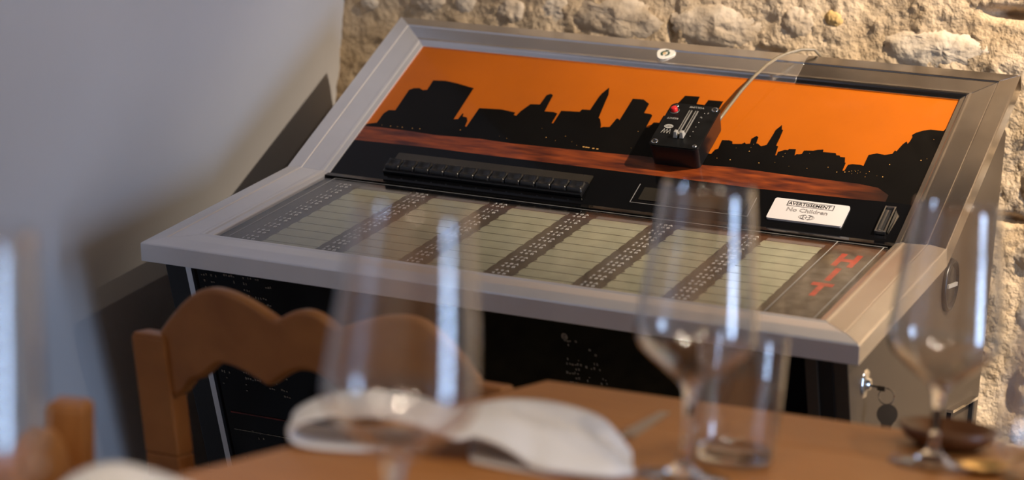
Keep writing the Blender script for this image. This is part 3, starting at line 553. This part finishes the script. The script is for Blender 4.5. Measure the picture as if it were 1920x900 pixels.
# ------------------------------------------------------------------ chairs (local: back at y=0, seat towards +y)
def interp(P, s):
    for (a, va), (b, vb) in zip(P, P[1:]):
        if s <= b:
            t = (s-a)/(b-a); cusp = {.405: 1, .595: 1, .375: 1, .625: 1}
            if a in cusp: t = math.sin(t*math.pi/2)
            elif b in cusp: t = 1-math.cos(t*math.pi/2)
            elif a == 0: t = math.sin(t*math.pi/2)
            elif b == 1: t = 1-math.cos(t*math.pi/2)
            else: t = t*t*(3-2*t)
            return va+(vb-va)*t
    return P[-1][1]
TOPC = [(0, .000), (.20, .058), (.405, .034), (.50, .050), (.595, .034), (.80, .058), (1, .0)]
BOTC = [(0, -.082), (.06, -.070), (.12, -.048), (.22, -.024), (.375, -.041), (.5, -.016), (.625, -.041), (.78, -.024), (.88, -.048), (.94, -.070), (1, -.082)]
def make_chair(loc, rotz, label, half=.165, ht=.745, lean=.20, splay=.10, drop=0):
    c = thing('dining_chair', loc, label, 'chair', 'wooden dining chairs', rotz)
    zs_ = .43
    def py(z): return -(z-zs_)*lean if z > zs_ else (zs_-z)*-.10
    def px(z): return half-.022+(z-ht)*splay*.9 if z > zs_ else half-.022+(zs_-ht)*splay*.9
    for s in (-1, 1):
        mb = MB(); st_ = [0, .2, zs_, .60, ht-.004, ht]
        prev = None
        for z in st_:
            w_ = .021 if z < ht else .018; d_ = .017 if z < ht else .014
            row = [Vector((s*px(z)+a*w_, py(z)+b*d_, z)) for a, b in ((-1, -1), (1, -1), (1, 1), (-1, 1))]
            if prev: mb.hexa(prev, row)
            prev = row
        mb.build('back_post', M_chair, c, bevel=.004)
        mb = MB(); mb.hexa([Vector((s*(half-.03)+a*.016, .36+b*.016, 0)) for a, b in ((-1, -1), (1, -1), (1, 1), (-1, 1))], [Vector((s*(half-.01)+a*.02, .36+b*.02, zs_)) for a, b in ((-1, -1), (1, -1), (1, 1), (-1, 1))])
        mb.build('front_leg', M_chair, c, bevel=.003)
        MB().box((s*(half-.03), .17, .22), (.018, .34, .024)).build('side_stretcher', M_chair, c, bevel=.003)
    def rail(name, zc, tops, bots, n=64, th=.011):
        V = []; F = []; hw = px(zc)-.012
        for i in range(n+1):
            s = i/n; x = -hw+2*hw*s; bow = -.016*math.sin(math.pi*s)
            for z in (zc+interp(bots, s), zc+interp(tops, s)):
                for y in (-th, th): V.append((x, py(z)+bow+y, z))
        for i in range(n):
            a = 4*i; b = a+4; F += [(a, b, b+2, a+2), (a+1, a+3, b+3, b+1), (a+2, b+2, b+3, a+3), (a, a+1, b+1, b)]
        F += [(0, 2, 3, 1), (4*n, 4*n+1, 4*n+3, 4*n+2)]
        o = obj(name, V, F, M_chair, c); b = o.modifiers.new('bevel', 'BEVEL'); b.width = .005; b.segments = 3; b.limit_method = 'ANGLE'; b.angle_limit = 1.0
        smooth_angle(o, .9)
    rail('top_rail', ht+.004-drop, TOPC, BOTC)
    rail('lower_rail', .57, [(0, .015), (.5, .03), (1, .015)], [(0, -.02), (.5, -.03), (1, -.02)])
    MB().box((0, .18, zs_-.03), (2*half-.03, .34, .03)).build('seat_frame', M_chair, c, bevel=.004)
    MB().box((0, .18, zs_-.003), (2*half-.01, .38, .028)).build('seat', M_rush, c, bevel=.008)
    MB().box((0, .36, .26), (2*half-.04, .018, .024)).build('front_stretcher', M_chair, c, bevel=.003)
    return c
make_chair((.411, -.705, FLOOR), .02, 'wooden chair with scalloped top rail between table and jukebox', half=.222, ht=.736)
make_chair((.496, -1.363, FLOOR), -1.215, 'wooden chair by the white wall with only a square post top showing', ht=.755, lean=.08, splay=.05, drop=.075)

# ------------------------------------------------------------------ glasses
RIM, RMAX, HB = .0378, .0510, .250
def wine_glass(x, y, label, k=1.0):
    g = thing('wine_glass', (x, y, ZT+.0003), label, 'wine glass', 'wine glasses on the table')
    H = HB*k
    outer = [(RIM, H), (.0392, H-.012), (.0425, H-.040), (.0462, H-.072), (.0493, H-.100), (.0508, H-.117), (RMAX, H-.124), (.0500, H-.131), (.0455, H-.1385), (.0350, H-.1475), (.0230, H-.1565), (.0120, H-.1650), (.0068, H-.1720)]
    inner = [(r_-.0011, z+(.0000 if i < 7 else .0014)) for i, (r_, z) in enumerate(outer[:-2])]+[(.0100, H-.1605), (.0001, H-.1640)]
    MB().lathe(outer[::-1]+[(RIM-.0005, H+.0005)]+inner, 72).build('bowl', M_bowl, g, True, loc=(0, 0, 0))
    MB().lathe([(.0001, H-.1625), (.0070, H-.1640), (.0108, H-.1660), (.0066, H-.1722), (.0050, H-.180), (.0042, H-.195), (.0040, .045), (.0046, .022), (.0075, .0105), (.0160, .0062), (.0300, .0035), (.0385, .0018), (.0392, .0010), (.0385, 0), (.0001, .0004)], 56).build('stem_and_foot', M_glass, g, True, loc=(0, 0, 0))
    return g
wine_glass(.9185, -1.5979, 'large blurred wine glass in the centre foreground before the chair', 1.02)
wine_glass(.9500, -1.1127, 'wine glass in front of the water tumbler and jukebox', .99)
wine_glass(1.1045, -.8815, 'wine glass at right in front of the metal side panel', .95)
wine_glass(.8046, -1.9232, 'wine glass cut off by the left edge of the picture', 1.0)
wine_glass(1.3231, -1.4199, 'wine glass cut off by the right edge of the picture', 1.03)
tg = thing('water_tumbler', (.9600, -1.0130, ZT+.0003), 'straight clear water tumbler behind the middle wine glass', 'tumbler')
po = [(.0001, 0), (.028, 0), (.034, .0025), (.0362, .009), (.0378, .030), (.0385, .070), (.0390, .112)]
pi_ = [(.0378, .112), (.0373, .070), (.0366, .030), (.0345, .014), (.029, .0085), (.0001, .0075)]
MB().lathe(po+[(.0385, .1128)]+pi_, 64).build('tumbler_wall', M_bowl, tg, True, loc=(0, 0, 0))
MB().lathe([(.0001, .0012), (.027, .0012), (.033, .0032), (.0345, .009), (.0335, .0125), (.0285, .0072), (.0001, .0064)], 48).build('tumbler_base', M_glass, tg, True, loc=(0, 0, 0))

# ------------------------------------------------------------------ napkins and cutlery
def spline(pts, n):
    out = []
    P = [pts[0]]+list(pts)+[pts[-1]]
    for i in range(1, len(P)-2):
        for k in range(n):
            t = k/n; a, b, c, d = P[i-1], P[i], P[i+1], P[i+2]
            out.append(tuple(.5*((2*b[j])+(-a[j]+c[j])*t+(2*a[j]-5*b[j]+4*c[j]-d[j])*t*t+(-a[j]+3*b[j]-3*c[j]+d[j])*t**3) for j in range(len(b))))
    out.append(tuple(pts[-1])); return out
def ribbon(name, origin, ang, path, label, wob=.003, th=.0022, nd=9, seed=1, group='white linen napkins', fall=False):
    """a folded cloth: path of (s, z, near edge, far edge), swept across its width"""
    ex = Vector((math.cos(ang), math.sin(ang), 0)); ey = Vector((-math.sin(ang), math.cos(ang), 0)); V = []; F = []; P = spline(path, 7); n = len(P)
    for i, (s, z, a, b) in enumerate(P):
        for j in range(nd):
            t = j/(nd-1); d = a+(b-a)*t
            if fall and s > .15: d -= (1-t)*.022*min(1, (s-.15)/.06); z = P[i][1]*(1-.85*(1-t)**1.5*min(1, (s-.15)/.05))
            zz_ = max(.0020, z*(1-.10*math.sin(t*3.0+s*20))+wob*noise.noise(Vector((s*18+seed, d*18, seed)))*min(1, z/.01))
            q = Vector(origin)+ex*(s+.004*noise.noise(Vector((d*20, s*9, seed+5))))+ey*d; V.append((q.x, q.y, ZT+zz_))
    for i in range(n-1):
        for j in range(nd-1): F.append((i*nd+j, i*nd+j+1, (i+1)*nd+j+1, (i+1)*nd+j))
    o = obj(name, V, F, M_linen, None, True); m_ = o.modifiers.new('thickness', 'SOLIDIFY'); m_.thickness = th; m_.offset = 0
    return tag(o, label, 'napkin', group)
NA_ = .47
ribbon('linen_napkin', (.6560, -1.2550, 0), NA_, [(.115, .003, .015, .10), (.05, .003, .0, .10), (.008, .004, .0, .09), (-.004, .012, .0, .085), (.006, .024, .0, .08), (.035, .034, .0, .085), (.075, .036, -.005, .09), (.110, .030, -.008, .10), (.132, .022, -.01, .11), (.150, .024, -.01, .12),
        (.185, .034, -.015, .125), (.225, .036, -.02, .12), (.260, .029, -.02, .10), (.275, .017, -.005, .075), (.285, .008, .010, .05), (.275, .003, .01, .05), (.22, .003, -.015, .09), (.15, .003, -.01, .09)], 'long loosely folded white napkin lying behind the central wine glass', seed=2, fall=True)
ribbon('linen_napkin', (.6700, -1.6200, 0), .6, [(.12, .003, -.05, .06), (.03, .004, -.05, .06), (.0, .010, -.05, .05), (.012, .028, -.05, .05), (.05, .036, -.05, .05), (.10, .022, -.05, .05), (.14, .005, -.05, .05)], 'white napkin at the bottom left corner below the plaster wall', seed=5)
ribbon('linen_napkin', (1.2350, -.9650, 0), .5, [(.11, .003, -.05, .05), (.02, .004, -.05, .05), (.0, .012, -.05, .05), (.02, .030, -.05, .05), (.06, .036, -.05, .05), (.10, .024, -.05, .05), (.13, .005, -.05, .05)], 'white napkin at the bottom right corner beside the brass spoons', seed=8)
def spoon(name, pts, rad, bowl, m, label, cat, group=None, tines=False):
    t = thing(name, pts[0], label, cat, group, world=True)
    S = spline([(*p, r_) for p, r_ in zip(pts, rad)], 5); MB().tube([q[:3] for q in S], [q[3] for q in S], 8).build('handle', m, t, True)
    c, ax, L, Wd = bowl; ax = Vector(ax).normalized(); sd = ax.cross(Vector((0, 0, 1))).normalized(); V = []; F = []; na = 20; nr = 5
    for j in range(nr+1):
        q = j/nr
        for k in range(na):
            a = 2*math.pi*k/na; p = Vector(c)+ax*(L*q*math.cos(a))+sd*(Wd*q*math.sin(a)*(1-.15*math.cos(a))); p.z += .007*(q*q); V.append(p)
    for j in range(nr):
        for k in range(na): F.append((j*na+k, j*na+(k+1) % na, (j+1)*na+(k+1) % na, (j+1)*na+k))
    o = obj('spoon_bowl', V, F, m, t, True); o.modifiers.new('thickness', 'SOLIDIFY').thickness = .0014
    return t
kn = thing('table_knife', (.845, -.92, ZT), 'steel table knife whose tip shows behind the white napkin', 'knife', world=True)
kd = Vector((-.09, 1.0, 0)).normalized(); ks = Vector((kd.y, -kd.x, 0)); K0 = Vector((.8480, -.985, ZT+.0006))
MB().hexa([K0-ks*.008, K0+ks*.008, K0+kd*.140+ks*.003, K0+kd*.140-ks*.006], [q+Vector((0, 0, .0016)) for q in (K0-ks*.008, K0+ks*.008, K0+kd*.140+ks*.003, K0+kd*.140-ks*.006)]).build('blade', mat('satin_steel', (.62, .60, .57), .38, 1.0, vary=.02), kn)
MB().tube([K0+Vector((0, 0, .003)), K0-kd*.05+Vector((0, 0, .003)), K0-kd*.09+Vector((0, 0, .003))], [.004, .006, .005], 8).build('handle', M_chrome, kn, True)
bw = thing('wooden_dish', (1.095, -.789, ZT+.0003), 'small brown wooden dish behind the stem of the right wine glass', 'dish')
MB().lathe([(.0001, 0), (.026, 0), (.040, .008), (.047, .019), (.044, .020), (.036, .011), (.022, .0055), (.0001, .005)], 40).build('dish_wall', M_dwood, bw, True, loc=(0, 0, 0))
spoon('brass_spoon', [(1.168, -.855, ZT+.008), (1.185, -.825, ZT+.013), (1.203, -.790, ZT+.012), (1.226, -.750, ZT+.0065)], [.0030, .0026, .0034, .0055], ((1.152, -.882, ZT+.001), (.45, .85, 0), .030, .020), M_brass, 'brass serving spoon nearest the right wine glass', 'spoon')
spoon('iron_spoon', [(1.212, -.868, ZT+.008), (1.232, -.838, ZT+.014), (1.252, -.805, ZT+.013), (1.278, -.765, ZT+.0070)], [.0030, .0028, .0034, .0060], ((1.195, -.893, ZT+.001), (.50, .82, 0), .026, .018), M_iron, 'dark iron spoon to the right of the brass spoon', 'spoon')
